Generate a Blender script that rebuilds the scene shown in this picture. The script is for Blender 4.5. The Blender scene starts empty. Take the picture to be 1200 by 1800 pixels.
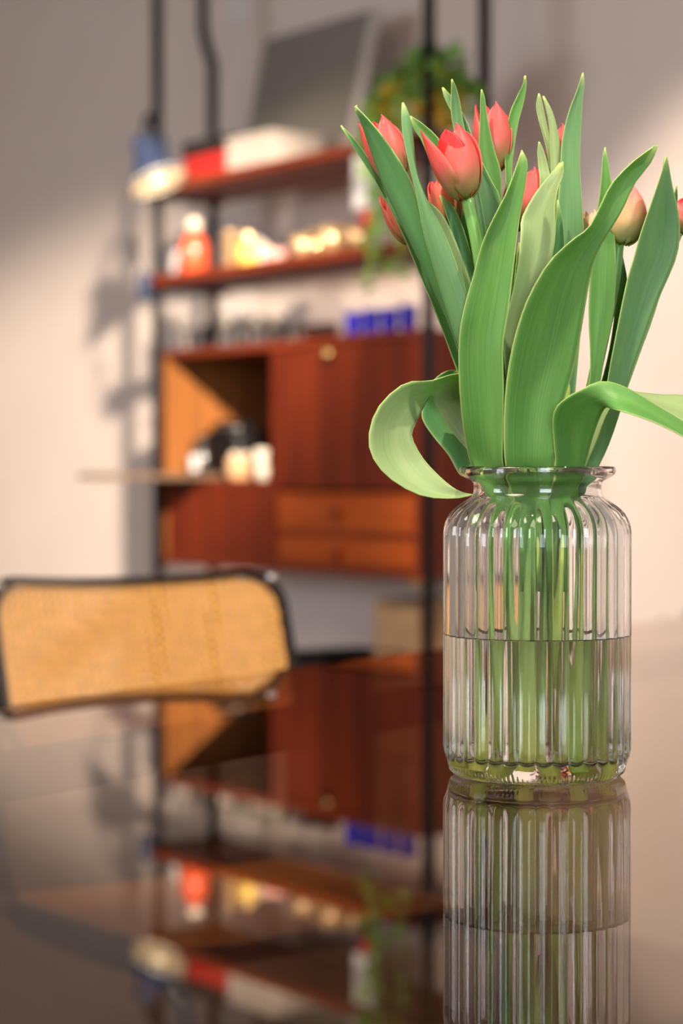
import bpy, bmesh, math, random
from mathutils import Vector, Matrix
import numpy as np
random.seed(7)
S = bpy.context.scene
COL = S.collection
PI = math.pi
# ------------------------------------------------------------------ camera
F = 3750.0                      # focal length in pixels of the 1200x1800 frame
TT = 0.73                       # table top height
HC = TT + 0.221                 # camera height
PITCH = math.atan(62 / F)
cd = bpy.data.cameras.new('camera')
cd.sensor_fit = 'VERTICAL'; cd.sensor_height = 36.0; cd.sensor_width = 24.0; cd.lens = F / 1800 * 36
cd.dof.use_dof = True; cd.dof.focus_distance = 1.56; cd.dof.aperture_fstop = 4.0
cd.clip_start = 0.05
cam = bpy.data.objects.new('camera', cd); COL.objects.link(cam)
cam.location = (0, 0, HC); cam.rotation_euler = (PI / 2 - PITCH, 0, 0)
S.camera = cam
# ------------------------------------------------------------------ world, lights, exposure
S.view_settings.view_transform = 'Standard'; S.view_settings.look = 'None'
S.view_settings.gamma = 1.0; S.view_settings.use_curve_mapping = False
S.view_settings.exposure = 0.0
S.cycles.use_denoising = True
S.cycles.max_bounces = 20; S.cycles.transmission_bounces = 18; S.cycles.glossy_bounces = 8
S.cycles.diffuse_bounces = 4; S.cycles.transparent_max_bounces = 16
S.cycles.caustics_refractive = True; S.cycles.caustics_reflective = True
S.cycles.sample_clamp_indirect = 6.0
w = bpy.data.worlds.new('world'); S.world = w; w.use_nodes = True
w.node_tree.nodes['Background'].inputs[0].default_value = (0.62, 0.72, 0.9, 1)
w.node_tree.nodes['Background'].inputs[1].default_value = 1.2
# wall unit frame: O = foot of the front left pole, E1 runs along the wall, E2 into the wall
O = Vector((-0.4467, 5.2, 0)); E1 = Vector((.598, -.8015, 0)); E2 = Vector((.8015, .598, 0))
RZ = math.atan2(E1.y, E1.x)
def W(u, t, z): return O + E1 * u + E2 * t + Vector((0, 0, z))
def spot(name, loc, aim, power, col, size, blend, rad):
    l = bpy.data.lights.new(name, 'SPOT'); l.energy = power; l.color = col; l.spot_size = math.radians(size)
    l.spot_blend = blend; l.shadow_soft_size = rad
    o = bpy.data.objects.new(name, l); COL.objects.link(o); o.location = loc
    o.rotation_euler = (Vector(aim) - Vector(loc)).to_track_quat('-Z', 'Y').to_euler(); return o
def area(name, loc, aim, power, col, sx, sy):
    l = bpy.data.lights.new(name, 'AREA'); l.shape = 'RECTANGLE'; l.size = sx; l.size_y = sy; l.energy = power; l.color = col
    o = bpy.data.objects.new(name, l); COL.objects.link(o); o.location = loc
    o.rotation_euler = (Vector(aim) - Vector(loc)).to_track_quat('-Z', 'Y').to_euler(); return o
WARM = (1.0, 0.83, 0.66)
# ceiling track spots, plus two added fill spots
SPOTS = [
    ('track_or_fill_spot', (0.36, 0.95, 2.62), W(-1.32, .35, .80), 3100, WARM, 18.5, .75, .09),
    ('track_or_fill_spot', (-0.45, 0.95, 2.62), (0.16, 1.6, .95), 170, (1.0, .88, .74), 40, .5, .035),
    ('track_or_fill_spot', (1.05, 0.95, 2.62), (0.17, 1.6, 1.0), 130, (1.0, .9, .78), 40, .5, .035),
    ('track_or_fill_spot', (-0.15, 0.95, 2.62), (-0.27, 2.86, .70), 165, WARM, 17, .5, .05),  # fill spot added to brighten the cane chair
    ('track_or_fill_spot', tuple(W(.45, -1.7, 2.62)), W(.48, .2, 1.0), 85, WARM, 40, .4, .04),
    ('track_or_fill_spot', tuple(W(1.7, -1.7, 2.62)), W(1.72, .3, .85), 270, WARM, 42, .5, .04),
    ('track_or_fill_spot', tuple(W(3.0, -1.7, 2.62)), W(3.1, .3, .95), 420, WARM, 50, .5, .04),  # added to brighten the out-of-view wall seen through the vase
]
for s_ in SPOTS: spot(*s_)
area('fill_panel_light', W(3.2, -3.6, 2.66), W(3.2, -3.6, 0), 60, (1.0, .82, .68), 1.1, 1.1)  # added overhead, out of view, to warm the ambient light
area('window_daylight', W(6.55, -3.4, 1.6), W(1.5, -1.5, 1.1), 60, (.86, .92, 1.0), 1.3, 1.1)
area('window_daylight', W(1.0, -5.45, 1.6), W(1.0, 0, 1.1), 60, (.88, .93, 1.0), 1.5, 1.1)

# ------------------------------------------------------------------ helpers
def ray(px, py):
    a = (px - 600) / F; b = -(py - 900) / F
    return Vector((a, math.cos(PITCH) + b * math.sin(PITCH), -math.sin(PITCH) + b * math.cos(PITCH)))
def P(px, py, d):
    r = ray(px, py); r = r * (d / r.y); return Vector((r.x, r.y, r.z + HC))
def UP(px, py, t):               # a sight line met with the upright plane t = const of the wall unit
    r = ray(px, py); C = Vector((0, 0, HC)); s = (t - (C - O).dot(E2)) / r.dot(E2); Q = C + r * s
    return (Q - O).dot(E1), Q.z
def new_mat(name):
    m = bpy.data.materials.new(name); m.use_nodes = True
    nt = m.node_tree; return m, nt, nt.nodes['Principled BSDF'], nt.nodes, nt.links
def mat(name, col, rough=.5, metal=0, noise=0, scale=8, bump=0, spec=.5, coat=0, stretch=(1, 1, 1), emit=None, es=0):
    m, nt, b, N, L = new_mat(name)
    b.inputs['Roughness'].default_value = rough; b.inputs['Metallic'].default_value = metal
    b.inputs['Specular IOR Level'].default_value = spec; b.inputs['Coat Weight'].default_value = coat
    b.inputs['Base Color'].default_value = (*col, 1)
    if emit: b.inputs['Emission Color'].default_value = (*emit, 1); b.inputs['Emission Strength'].default_value = es
    if noise or bump:
        tc = N.new('ShaderNodeTexCoord'); mp = N.new('ShaderNodeMapping'); mp.inputs['Scale'].default_value = stretch
        no = N.new('ShaderNodeTexNoise'); no.inputs['Scale'].default_value = scale; no.inputs['Detail'].default_value = 5
        L.new(tc.outputs['Object'], mp.inputs[0]); L.new(mp.outputs[0], no.inputs['Vector'])
        if noise:
            r = N.new('ShaderNodeValToRGB')
            r.color_ramp.elements[0].position = .3; r.color_ramp.elements[1].position = .7
            r.color_ramp.elements[0].color = (*[c * (1 - noise) for c in col], 1)
            r.color_ramp.elements[1].color = (*[min(1, c * (1 + noise)) for c in col], 1)
            L.new(no.outputs['Fac'], r.inputs[0]); L.new(r.outputs[0], b.inputs['Base Color'])
        if bump:
            bp = N.new('ShaderNodeBump'); bp.inputs['Strength'].default_value = bump; bp.inputs['Distance'].default_value = .01
            L.new(no.outputs['Fac'], bp.inputs['Height']); L.new(bp.outputs[0], b.inputs['Normal'])
    return m
def glass(name, col, ior=1.5, rough=0.0):
    m, nt, b, N, L = new_mat(name)
    b.inputs['Base Color'].default_value = (*col, 1); b.inputs['Transmission Weight'].default_value = 1
    b.inputs['Roughness'].default_value = rough; b.inputs['IOR'].default_value = ior; return m
def thing(name, label, cat, loc=(0, 0, 0), rz=0, group=None):
    o = bpy.data.objects.new(name, None); COL.objects.link(o); o.empty_display_size = .05
    o.location = loc; o.rotation_euler = (0, 0, rz); tag(o, label, cat, group); return o
def tag(o, label, cat, group=None):
    o['label'] = label; o['category'] = cat
    if group: o['group'] = group
    return o
def obj(name, bm, m, parent=None, smooth=True, loc=None, rz=0):
    me = bpy.data.meshes.new(name); bm.to_mesh(me); bm.free()
    if smooth:
        for p in me.polygons: p.use_smooth = True
    me.materials.append(m)
    o = bpy.data.objects.new(name, me); COL.objects.link(o)
    if parent: o.parent = parent
    if loc is not None: o.location = loc
    if rz: o.rotation_euler = (0, 0, rz)
    return o
def struct(o): o['kind'] = 'structure'; return o
def box(x0, x1, y0, y1, z0, z1, bev=0, bm=None):
    bm2 = bmesh.new(); bmesh.ops.create_cube(bm2, size=1)
    for v in bm2.verts: v.co = Vector(((x0 + x1) / 2 + v.co.x * (x1 - x0), (y0 + y1) / 2 + v.co.y * (y1 - y0), (z0 + z1) / 2 + v.co.z * (z1 - z0)))
    if bev: bmesh.ops.bevel(bm2, geom=bm2.edges[:], offset=bev, segments=2, affect='EDGES', profile=.6)
    if bm is None: return bm2
    me = bpy.data.meshes.new('tmp'); bm2.to_mesh(me); bm2.free(); bm.from_mesh(me); bpy.data.meshes.remove(me); return bm
def join(*bms):
    r = bmesh.new()
    for b in bms:
        me = bpy.data.meshes.new('tmp'); b.to_mesh(me); b.free(); r.from_mesh(me); bpy.data.meshes.remove(me)
    return r
def lathe(prof, n=32, close=False, cx=0, cy=0, cz=0, rfun=None):
    bm = bmesh.new(); rows = []
    for (r, z) in prof:
        if r < 1e-6: rows.append([bm.verts.new((cx, cy, cz + z))])
        else:
            row = []
            for i in range(n):
                a = 2 * PI * i / n; rr, zz = (r, z) if rfun is None else rfun(r, z, a)
                row.append(bm.verts.new((cx + rr * math.cos(a), cy + rr * math.sin(a), cz + zz)))
            rows.append(row)
    pairs = list(zip(rows, rows[1:])) + ([(rows[-1], rows[0])] if close else [])
    for A, B in pairs:
        for i in range(n):
            j = (i + 1) % n
            if len(A) == 1 and len(B) == 1: continue
            if len(A) == 1: bm.faces.new((A[0], B[i], B[j]))
            elif len(B) == 1: bm.faces.new((A[j], A[i], B[0]))
            else: bm.faces.new((A[j], A[i], B[i], B[j]))
    bmesh.ops.recalc_face_normals(bm, faces=bm.faces); return bm
def cr(pts, n):                 # Catmull-Rom resample
    pts = [Vector(p) for p in pts]
    if len(pts) == 2: return [pts[0].lerp(pts[1], i / (n - 1)) for i in range(n)]
    ex = [pts[0] * 2 - pts[1]] + pts + [pts[-1] * 2 - pts[-2]]; out = []
    m = len(pts) - 1
    for i in range(n):
        s = i / (n - 1) * m; k = min(int(s), m - 1); f = s - k
        a, b, c, d = ex[k:k + 4]
        out.append(.5 * ((2 * b) + (c - a) * f + (2 * a - 5 * b + 4 * c - d) * f * f + (3 * b - a - 3 * c + d) * f ** 3))
    return out
def tube(pts, r, n=10, seg=None, cap=True):
    pts = cr(pts, seg) if seg else [Vector(p) for p in pts]
    rf = r if callable(r) else (lambda s: r)
    bm = bmesh.new(); rows = []; up = None
    for i, p in enumerate(pts):
        t = (pts[min(i + 1, len(pts) - 1)] - pts[max(i - 1, 0)]).normalized()
        if up is None: up = t.orthogonal().normalized()
        up = (up - t * up.dot(t)).normalized(); sd = t.cross(up)
        rr = rf(i / (len(pts) - 1))
        rows.append([bm.verts.new(p + (up * math.cos(2 * PI * k / n) + sd * math.sin(2 * PI * k / n)) * rr) for k in range(n)])
    for A, B in zip(rows, rows[1:]):
        for k in range(n): bm.faces.new((A[k], A[(k + 1) % n], B[(k + 1) % n], B[k]))
    if cap: bm.faces.new(rows[0][::-1]); bm.faces.new(rows[-1])
    bmesh.ops.recalc_face_normals(bm, faces=bm.faces); return bm
def grid(rows, uv=True):        # rows of Vectors -> sheet with uv (across, along)
    bm = bmesh.new(); ul = bm.loops.layers.uv.new('uv'); nr = len(rows); nc = len(rows[0])
    V = [[bm.verts.new(c) for c in r] for r in rows]
    for i in range(nr - 1):
        for j in range(nc - 1):
            f = bm.faces.new((V[i][j], V[i][j + 1], V[i + 1][j + 1], V[i + 1][j]))
            for lp, (a, b) in zip(f.loops, ((i, j), (i, j + 1), (i + 1, j + 1), (i + 1, j))):
                lp[ul].uv = (b / (nc - 1), a / (nr - 1))
    return bm

# ------------------------------------------------------------------ materials
def wood(name, c0, c1, rough=.32, axis='Z', scale=1.0):
    m, nt, b, N, L = new_mat(name)
    tc = N.new('ShaderNodeTexCoord'); mp = N.new('ShaderNodeMapping')
    st = [14, 14, 14]; st['XYZ'.index(axis)] = .9; mp.inputs['Scale'].default_value = [s * scale for s in st]
    no = N.new('ShaderNodeTexNoise'); no.inputs['Scale'].default_value = 2.2; no.inputs['Detail'].default_value = 6; no.inputs['Distortion'].default_value = .6
    r = N.new('ShaderNodeValToRGB'); r.color_ramp.elements[0].position = .3; r.color_ramp.elements[1].position = .72
    r.color_ramp.elements[0].color = (*c0, 1); r.color_ramp.elements[1].color = (*c1, 1)
    L.new(tc.outputs['Object'], mp.inputs[0]); L.new(mp.outputs[0], no.inputs['Vector']); L.new(no.outputs['Fac'], r.inputs[0]); L.new(r.outputs[0], b.inputs['Base Color'])
    b.inputs['Roughness'].default_value = rough; b.inputs['Specular IOR Level'].default_value = .25; return m
M = {}
M['wall'] = mat('plaster', (.76, .655, .585), .85, noise=.03, scale=3, bump=.15)
M['ceiling'] = mat('ceiling_paint', (.42, .39, .37), .9)
M['floor'] = wood('oak_floor', (.20, .155, .12), (.30, .235, .18), .4, 'X')
M['black'] = mat('black_metal', (.006, .005, .005), .5, spec=.25)
M['lacquer'] = mat('black_lacquer', (.012, .01, .009), .25, coat=.3)
M['teak'] = wood('teak', (.095, .012, .0035), (.20, .028, .006), .5, 'Z')
M['teak_h'] = wood('teak_horizontal', (.12, .018, .005), (.22, .034, .008), .5, 'X')
M['drawer'] = wood('drawer_teak', (.27, .048, .006), (.42, .08, .010), .35, 'X')
M['teak_in'] = wood('teak_lining', (.20, .075, .02), (.33, .12, .03), .45, 'Z')
M['brass'] = mat('brass', (.75, .5, .2), .3, 1)
M['steel'] = mat('burnished_steel', (.09, .10, .115), .22, 1)
M['chrome'] = mat('chrome', (.75, .76, .78), .12, 1)
M['cane'] = mat('cane', (.92, .48, .12), .5, noise=.12, scale=60)
M['blue'] = mat('blue_enamel', (.03, .045, .09), .35)
M['cream'] = mat('cream_enamel', (.9, .82, .66), .4)
M['bulb'] = mat('bulb', (1, .9, .7), .3, emit=(1, .78, .45), es=5)
M['glass'] = glass('vase_glass', (.985, 1.0, .992), 1.5)
M['water'] = glass('water', (.985, 1.0, .985), 1.33)
M['clear'] = glass('clear_glass', (1, 1, 1), 1.3)
def thin(name, col):
    m, nt, b, N, L = new_mat(name); g = N.new('ShaderNodeBsdfGlossy'); g.inputs['Roughness'].default_value = .03
    t = N.new('ShaderNodeBsdfTransparent'); t.inputs[0].default_value = (*col, 1); fr = N.new('ShaderNodeLayerWeight'); fr.inputs[0].default_value = .22
    ms = N.new('ShaderNodeMixShader'); L.new(fr.outputs['Fresnel'], ms.inputs[0]); L.new(t.outputs[0], ms.inputs[1]); L.new(g.outputs[0], ms.inputs[2]); L.new(ms.outputs[0], N['Material Output'].inputs[0]); return m
M['clear'] = thin('clear_glass', (.93, .94, .93))
M['cobalt'] = glass('cobalt_glass', (.03, .02, .60), 1.45, .1); M['cobalt'].node_tree.nodes['Principled BSDF'].inputs['Transmission Weight'].default_value = .35
M['amber'] = glass('amber_glass', (.7, .22, .05), 1.45, .05)
def smoked():
    m, nt, b, N, L = new_mat('smoked_glass'); g = N.new('ShaderNodeBsdfGlossy'); g.inputs['Roughness'].default_value = .0; g.inputs[0].default_value = (1, .96, .93, 1)
    t = N.new('ShaderNodeBsdfTransparent'); t.inputs[0].default_value = (.48, .395, .33, 1)
    fr = N.new('ShaderNodeFresnel'); fr.inputs[0].default_value = 1.5; pw = N.new('ShaderNodeMath'); pw.operation = 'POWER'; pw.inputs[1].default_value = 1.4
    ml = N.new('ShaderNodeMath'); ml.operation = 'MULTIPLY'; ml.inputs[1].default_value = 1.25; ml.use_clamp = True
    ge = N.new('ShaderNodeNewGeometry'); iv = N.new('ShaderNodeMath'); iv.operation = 'SUBTRACT'; iv.inputs[0].default_value = 1
    m2 = N.new('ShaderNodeMath'); m2.operation = 'MULTIPLY'
    L.new(fr.outputs[0], pw.inputs[0]); L.new(pw.outputs[0], ml.inputs[0]); L.new(ge.outputs['Backfacing'], iv.inputs[1]); L.new(ml.outputs[0], m2.inputs[0]); L.new(iv.outputs[0], m2.inputs[1])
    ms = N.new('ShaderNodeMixShader'); L.new(m2.outputs[0], ms.inputs[0]); L.new(t.outputs[0], ms.inputs[1]); L.new(g.outputs[0], ms.inputs[2]); L.new(ms.outputs[0], N['Material Output'].inputs[0]); return m
M['smoked'] = smoked()
M['paper'] = mat('paper', (.58, .50, .42), .7)
M['redp'] = mat('red_card', (.55, .025, .02), .45)
M['darkp'] = mat('dark_card', (.02, .016, .015), .5)
M['gold'] = mat('gold_foil', (.95, .68, .38), .28, 1)
def stemmat():
    m, nt, b, N, L = new_mat('tulip_stem'); tc = N.new('ShaderNodeTexCoord'); sx = N.new('ShaderNodeSeparateXYZ'); r = N.new('ShaderNodeValToRGB')
    L.new(tc.outputs['Object'], sx.inputs[0]); L.new(sx.outputs['Z'], r.inputs[0]); e = r.color_ramp.elements
    e[0].position = 0; e[0].color = (.70, .70, .14, 1); e[1].position = .16; e[1].color = (.15, .36, .07, 1); k = e.new(.05); k.color = (.46, .62, .15, 1)
    L.new(r.outputs[0], b.inputs['Base Color']); b.inputs['Roughness'].default_value = .4; return m
M['stem'] = stemmat()
M['stempale'] = mat('tulip_stem_pale', (.42, .56, .10), .4, noise=.15, scale=30, stretch=(1, 1, .2))
M['label'] = mat('white_label', (.75, .72, .7), .6)
M['concrete'] = mat('grey_linen', (.21, .19, .155), .9, noise=.2, scale=60)

def leafmat(name, c0, c1, edge=(.50, .62, .20), tr=(.30, .62, .04), rough=.42, wt=.34):
    m, nt, b, N, L = new_mat(name)
    uv = N.new('ShaderNodeUVMap'); uv.uv_map = 'uv'; mp = N.new('ShaderNodeMapping'); mp.inputs['Scale'].default_value = (95, .9, 1)
    no = N.new('ShaderNodeTexNoise'); no.inputs['Scale'].default_value = 1.0; no.inputs['Detail'].default_value = 3
    L.new(uv.outputs[0], mp.inputs[0]); L.new(mp.outputs[0], no.inputs['Vector'])
    mp2 = N.new('ShaderNodeMapping'); mp2.inputs['Scale'].default_value = (2.4, 3.2, 1)
    n2 = N.new('ShaderNodeTexNoise'); n2.inputs['Scale'].default_value = 1.4; n2.inputs['Detail'].default_value = 5
    L.new(uv.outputs[0], mp2.inputs[0]); L.new(mp2.outputs[0], n2.inputs['Vector'])
    ad = N.new('ShaderNodeMath'); ad.operation = 'MULTIPLY_ADD'; ad.inputs[1].default_value = .55
    L.new(no.outputs['Fac'], ad.inputs[0]); ml = N.new('ShaderNodeMath'); ml.operation = 'MULTIPLY'; ml.inputs[1].default_value = .45
    L.new(n2.outputs['Fac'], ml.inputs[0]); L.new(ml.outputs[0], ad.inputs[2])
    r = N.new('ShaderNodeValToRGB'); r.color_ramp.elements[0].position = .38; r.color_ramp.elements[1].position = .64
    r.color_ramp.elements[0].color = (*c0, 1); r.color_ramp.elements[1].color = (*c1, 1); L.new(ad.outputs[0], r.inputs[0])
    sx = N.new('ShaderNodeSeparateXYZ'); L.new(uv.outputs[0], sx.inputs[0])
    er = N.new('ShaderNodeValToRGB'); cr_ = er.color_ramp
    cr_.elements[0].position = 0; cr_.elements[0].color = (1, 1, 1, 1); cr_.elements[1].position = 1; cr_.elements[1].color = (1, 1, 1, 1)
    for p_, v_ in ((.035, 0), (.965, 0)): e = cr_.elements.new(p_); e.color = (v_, v_, v_, 1)
    L.new(sx.outputs['X'], er.inputs[0])
    tip = N.new('ShaderNodeValToRGB'); tip.color_ramp.elements[0].position = .93; tip.color_ramp.elements[0].color = (0, 0, 0, 1); tip.color_ramp.elements[1].position = 1
    L.new(sx.outputs['Y'], tip.inputs[0])
    mxv = N.new('ShaderNodeMath'); mxv.operation = 'MAXIMUM'; L.new(er.outputs[0], mxv.inputs[0]); L.new(tip.outputs[0], mxv.inputs[1])
    mx = N.new('ShaderNodeMixRGB'); mx.inputs[2].default_value = (*edge, 1); L.new(mxv.outputs[0], mx.inputs[0]); L.new(r.outputs[0], mx.inputs[1])
    L.new(mx.outputs[0], b.inputs['Base Color']); b.inputs['Roughness'].default_value = rough
    b.inputs['Specular IOR Level'].default_value = .35; b.inputs['Sheen Weight'].default_value = .05; b.inputs['Sheen Tint'].default_value = (.8, .9, .85, 1)
    bp = N.new('ShaderNodeBump'); bp.inputs['Strength'].default_value = .16; bp.inputs['Distance'].default_value = .0012
    L.new(no.outputs['Fac'], bp.inputs['Height']); L.new(bp.outputs[0], b.inputs['Normal'])
    t = N.new('ShaderNodeBsdfTranslucent'); t.inputs[0].default_value = (*tr, 1)
    ms = N.new('ShaderNodeMixShader'); ms.inputs[0].default_value = wt
    L.new(b.outputs[0], ms.inputs[1]); L.new(t.outputs[0], ms.inputs[2]); L.new(ms.outputs[0], N['Material Output'].inputs[0])
    return m
M['leaf'] = leafmat('tulip_leaf', (.095, .28, .055), (.185, .40, .09))
M['leafb'] = leafmat('tulip_leaf_blue', (.125, .29, .11), (.20, .38, .155))
M['leafd'] = leafmat('tulip_leaf_deep', (.075, .23, .07), (.12, .30, .10))
M['leafp'] = leafmat('tulip_leaf_pale', (.30, .42, .17), (.42, .52, .24))
def petalmat(name, base, mid, top):
    m, nt, b, N, L = new_mat(name)
    uv = N.new('ShaderNodeUVMap'); uv.uv_map = 'uv'; sx = N.new('ShaderNodeSeparateXYZ'); L.new(uv.outputs[0], sx.inputs[0])
    mp = N.new('ShaderNodeMapping'); mp.inputs['Scale'].default_value = (22, 1.4, 1); no = N.new('ShaderNodeTexNoise'); no.inputs['Scale'].default_value = 1
    L.new(uv.outputs[0], mp.inputs[0]); L.new(mp.outputs[0], no.inputs['Vector'])
    ma = N.new('ShaderNodeMath'); ma.operation = 'MULTIPLY_ADD'; ma.inputs[1].default_value = .22; L.new(no.outputs['Fac'], ma.inputs[0])
    sb = N.new('ShaderNodeMath'); sb.operation = 'SUBTRACT'; sb.inputs[1].default_value = .11; L.new(sx.outputs['Y'], sb.inputs[0]); L.new(sb.outputs[0], ma.inputs[2])
    r = N.new('ShaderNodeValToRGB'); e = r.color_ramp.elements
    e[0].position = .02; e[0].color = (*base, 1); e[1].position = .44; e[1].color = (*mid, 1); k = e.new(.95); k.color = (*top, 1)
    L.new(ma.outputs[0], r.inputs[0]); L.new(r.outputs[0], b.inputs['Base Color']); b.inputs['Roughness'].default_value = .45
    t = N.new('ShaderNodeBsdfTranslucent'); L.new(r.outputs[0], t.inputs[0])
    ms = N.new('ShaderNodeMixShader'); ms.inputs[0].default_value = .4
    L.new(b.outputs[0], ms.inputs[1]); L.new(t.outputs[0], ms.inputs[2]); L.new(ms.outputs[0], N['Material Output'].inputs[0]); return m
M['petal'] = petalmat('petal_coral', (.42, .46, .13), (.84, .20, .155), (.86, .10, .095))
M['petali'] = petalmat('petal_red', (.75, .22, .06), (.85, .06, .035), (.80, .04, .05))
M['petalo'] = petalmat('petal_orange', (.45, .42, .12), (.80, .22, .10), (.85, .13, .10))
M['petaly'] = petalmat('petal_yellow_pink', (.55, .62, .22), (.90, .58, .28), (.90, .22, .20))
M['petalw'] = petalmat('petal_cream', (.6, .62, .2), (.85, .78, .4), (.9, .6, .4))

# ------------------------------------------------------------------ room shell (u along the shelf wall, t into it)
U0, U1, T0, T1, ZC = -3.2, 6.6, -5.5, .36, 2.75
def ubox(u0, u1, t0, t1, z0, z1, bev=0): return box(u0, u1, t0, t1, z0, z1, bev)
def ustruct(name, bm, m): o = obj(name, bm, m, loc=O, rz=RZ, smooth=False); return struct(o)
ustruct('floor', ubox(U0 - .1, U1 + .1, T0 - .1, T1 + .1, -.1, 0), M['floor'])
ustruct('ceiling', ubox(U0 - .1, U1 + .1, T0 - .1, T1 + .1, ZC, ZC + .1), M['ceiling'])
ustruct('wall_back', ubox(U0 - .1, U1 + .1, T1, T1 + .1, 0, ZC), M['wall'])
ustruct('wall_left', ubox(U0 - .1, U0, T0, T1, 0, ZC), M['wall'])
def wall_hole(axis, a0, a1, h0, h1, z0, z1, c0, c1):
    f = (lambda p, q, s, t: ubox(p, q, c0, c1, s, t)) if axis == 'u' else (lambda p, q, s, t: ubox(c0, c1, p, q, s, t))
    return join(f(a0, h0, 0, ZC), f(h1, a1, 0, ZC), f(h0, h1, 0, z0), f(h0, h1, z1, ZC))
ustruct('wall_front', wall_hole('u', U0 - .1, U1 + .1, -.3, 2.3, .8, 2.35, T0 - .1, T0), M['wall'])
ustruct('wall_right', wall_hole('t', T0, T1, -4.5, -2.3, .8, 2.35, U1, U1 + .1), M['wall'])
M['frame'] = mat('window_paint', (.75, .74, .72), .4)
def window(nm, f):
    ws = ustruct(nm, join(f(0, .05, 0, 1), f(.95, 1, 0, 1), f(.49, .51, 0, 1), f(.05, .95, 0, .05), f(.05, .95, .95, 1)), M['frame'])
window('window_1', lambda a, b, c, d: ubox(-.3 + 2.6 * a, -.3 + 2.6 * b, T0 - .07, T0 - .02, .8 + 1.55 * c, .8 + 1.55 * d))
window('window_2', lambda a, b, c, d: ubox(U1 + .02, U1 + .07, -4.5 + 2.2 * a, -4.5 + 2.2 * b, .8 + 1.55 * c, .8 + 1.55 * d))
ustruct('baseboard_back', ubox(U0, U1, T1 - .014, T1, 0, .09, .003), M['frame'])
# track lights on the ceiling
tr = thing('light_track', 'long black ceiling track carrying the spotlights', 'light', (0, 0, 0))
obj('rail', box(-.9, 1.9, .93, .97, ZC - .03, ZC), M['black'], tr, False)
tr2 = thing('light_track', 'short black ceiling track nearest the shelving wall', 'light', W(0, -1.7, 0), RZ)
obj('rail', box(.1, 3.2, -.02, .02, ZC - .03, ZC), M['black'], tr2, False)
tr['group'] = tr2['group'] = 'ceiling light tracks'
inv2 = Matrix.Rotation(-RZ, 4, 'Z') @ Matrix.Translation(-W(0, -1.7, 0))
cp = thing('fill_panel', 'square warm fill light panel added on the unseen ceiling', 'light', W(3.2, -3.6, ZC), RZ)  # body for the added ambient fill light
obj('housing', box(-.6, .6, -.6, .6, -.05, 0, .01), M['black'], cp, False)
for k, s_ in enumerate(SPOTS):
    p = Vector(s_[1]); d = (Vector(s_[2]) - p).normalized(); b0 = p - d * .012
    bm1 = tube([b0 - d * .10, b0], .038, 16); near = abs(p.y - .95) < .001
    if not near: bm1.transform(inv2)
    obj('spot_housing', bm1, M['black'], tr if near else tr2)
    bm1 = tube([b0 - d * .05, Vector((b0.x, b0.y, ZC - .07)), Vector((p.x, p.y, ZC - .03))], .006, 8)
    if not near: bm1.transform(inv2)
    obj('spot_arm', bm1, M['black'], tr if near else tr2)

# ------------------------------------------------------------------ table
TO = Vector((-.323, 2.06, 0)); TA = Vector((.5524, .8336, 0)); TRZ = math.atan2(TA.y, TA.x)
tb = thing('dining_table', 'large dark smoked-glass table with mirror-like top and black steel frame', 'table', TO, TRZ)
A0, A1, TW = -1.25, 1.62, 1.22
obj('table_top', box(A0, A1, -TW, 0, TT - .012, TT, .0012), M['smoked'], tb, False)
obj('frame', join(*[box(a, b, c, d, TT - .05, TT - .013, .002) for a, b, c, d in ((A0 + .12, A1 - .12, -.20, -.16), (A0 + .12, A1 - .12, -TW + .16, -TW + .2), (A0 + .12, A0 + .16, -TW + .2, -.2), (A1 - .16, A1 - .12, -TW + .2, -.2))]), M['black'], tb, False)
for a in (A0 + .14, A1 - .14):
    for c in (-.18, -TW + .18): obj('leg', box(a - .02, a + .02, c - .02, c + .02, 0, TT - .05, .002), M['black'], tb, False)

# ------------------------------------------------------------------ vase
D = 1.58; VC = P(944, 838, D); VC.z = TT
KX = D / F
outer = [(0, .0035), (.050, .0035), (.0555, .001), (.0585, .0002), (.0615, .0008), (.0640, .0030), (.0655, .0060), (.0662, .0090), (.0668, .0120), (.0680, .0150), (.0690, .0180), (.0695, .0215)]
outer += [(.0695, .0215 + (.176 - .0215) * k / 24) for k in range(1, 25)]
outer += [(.0694, .180), (.0690, .1835), (.0682, .187), (.0667, .1905), (.0646, .194), (.0618, .197), (.0585, .1997), (.0550, .202), (.0520, .204), (.0495, .2058), (.0478, .2075), (.0472, .210), (.0472, .214), (.0475, .2165), (.0490, .2182), (.0520, .2195), (.0552, .2213), (.0572, .2233), (.0578, .2250), (.0579, .2265), (.0576, .2277), (.0569, .2285), (.0560, .2286)]
inner = [(.0552, .2281), (.0543, .2270), (.0525, .2251), (.0502, .2232), (.0478, .2214), (.0458, .2192), (.0446, .2165), (.0441, .2135), (.0438, .210), (.0448, .2065), (.0475, .2030), (.0515, .2000), (.0560, .1965), (.0600, .1925), (.0630, .1880), (.0650, .1830), (.0657, .177)]
inner += [(.0658, .177 - (.177 - .024) * k / 16) for k in range(1, 17)] + [(.0645, .0195), (.0600, .0165), (.052, .0155), (.03, .0152), (0, .0152)]
def rin(z):
    pts = sorted([(zz, r) for r, zz in inner if r > .0437]); rr = [a for a in pts]
    zs = [a[0] for a in rr]; rs = [a[1] for a in rr]; return float(np.interp(z, zs, rs))
nout = len(outer)
prof_idx = {}
def smst(a, b, x): x = max(0, min(1, (x - a) / (b - a))); return x * x * (3 - 2 * x)
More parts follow.
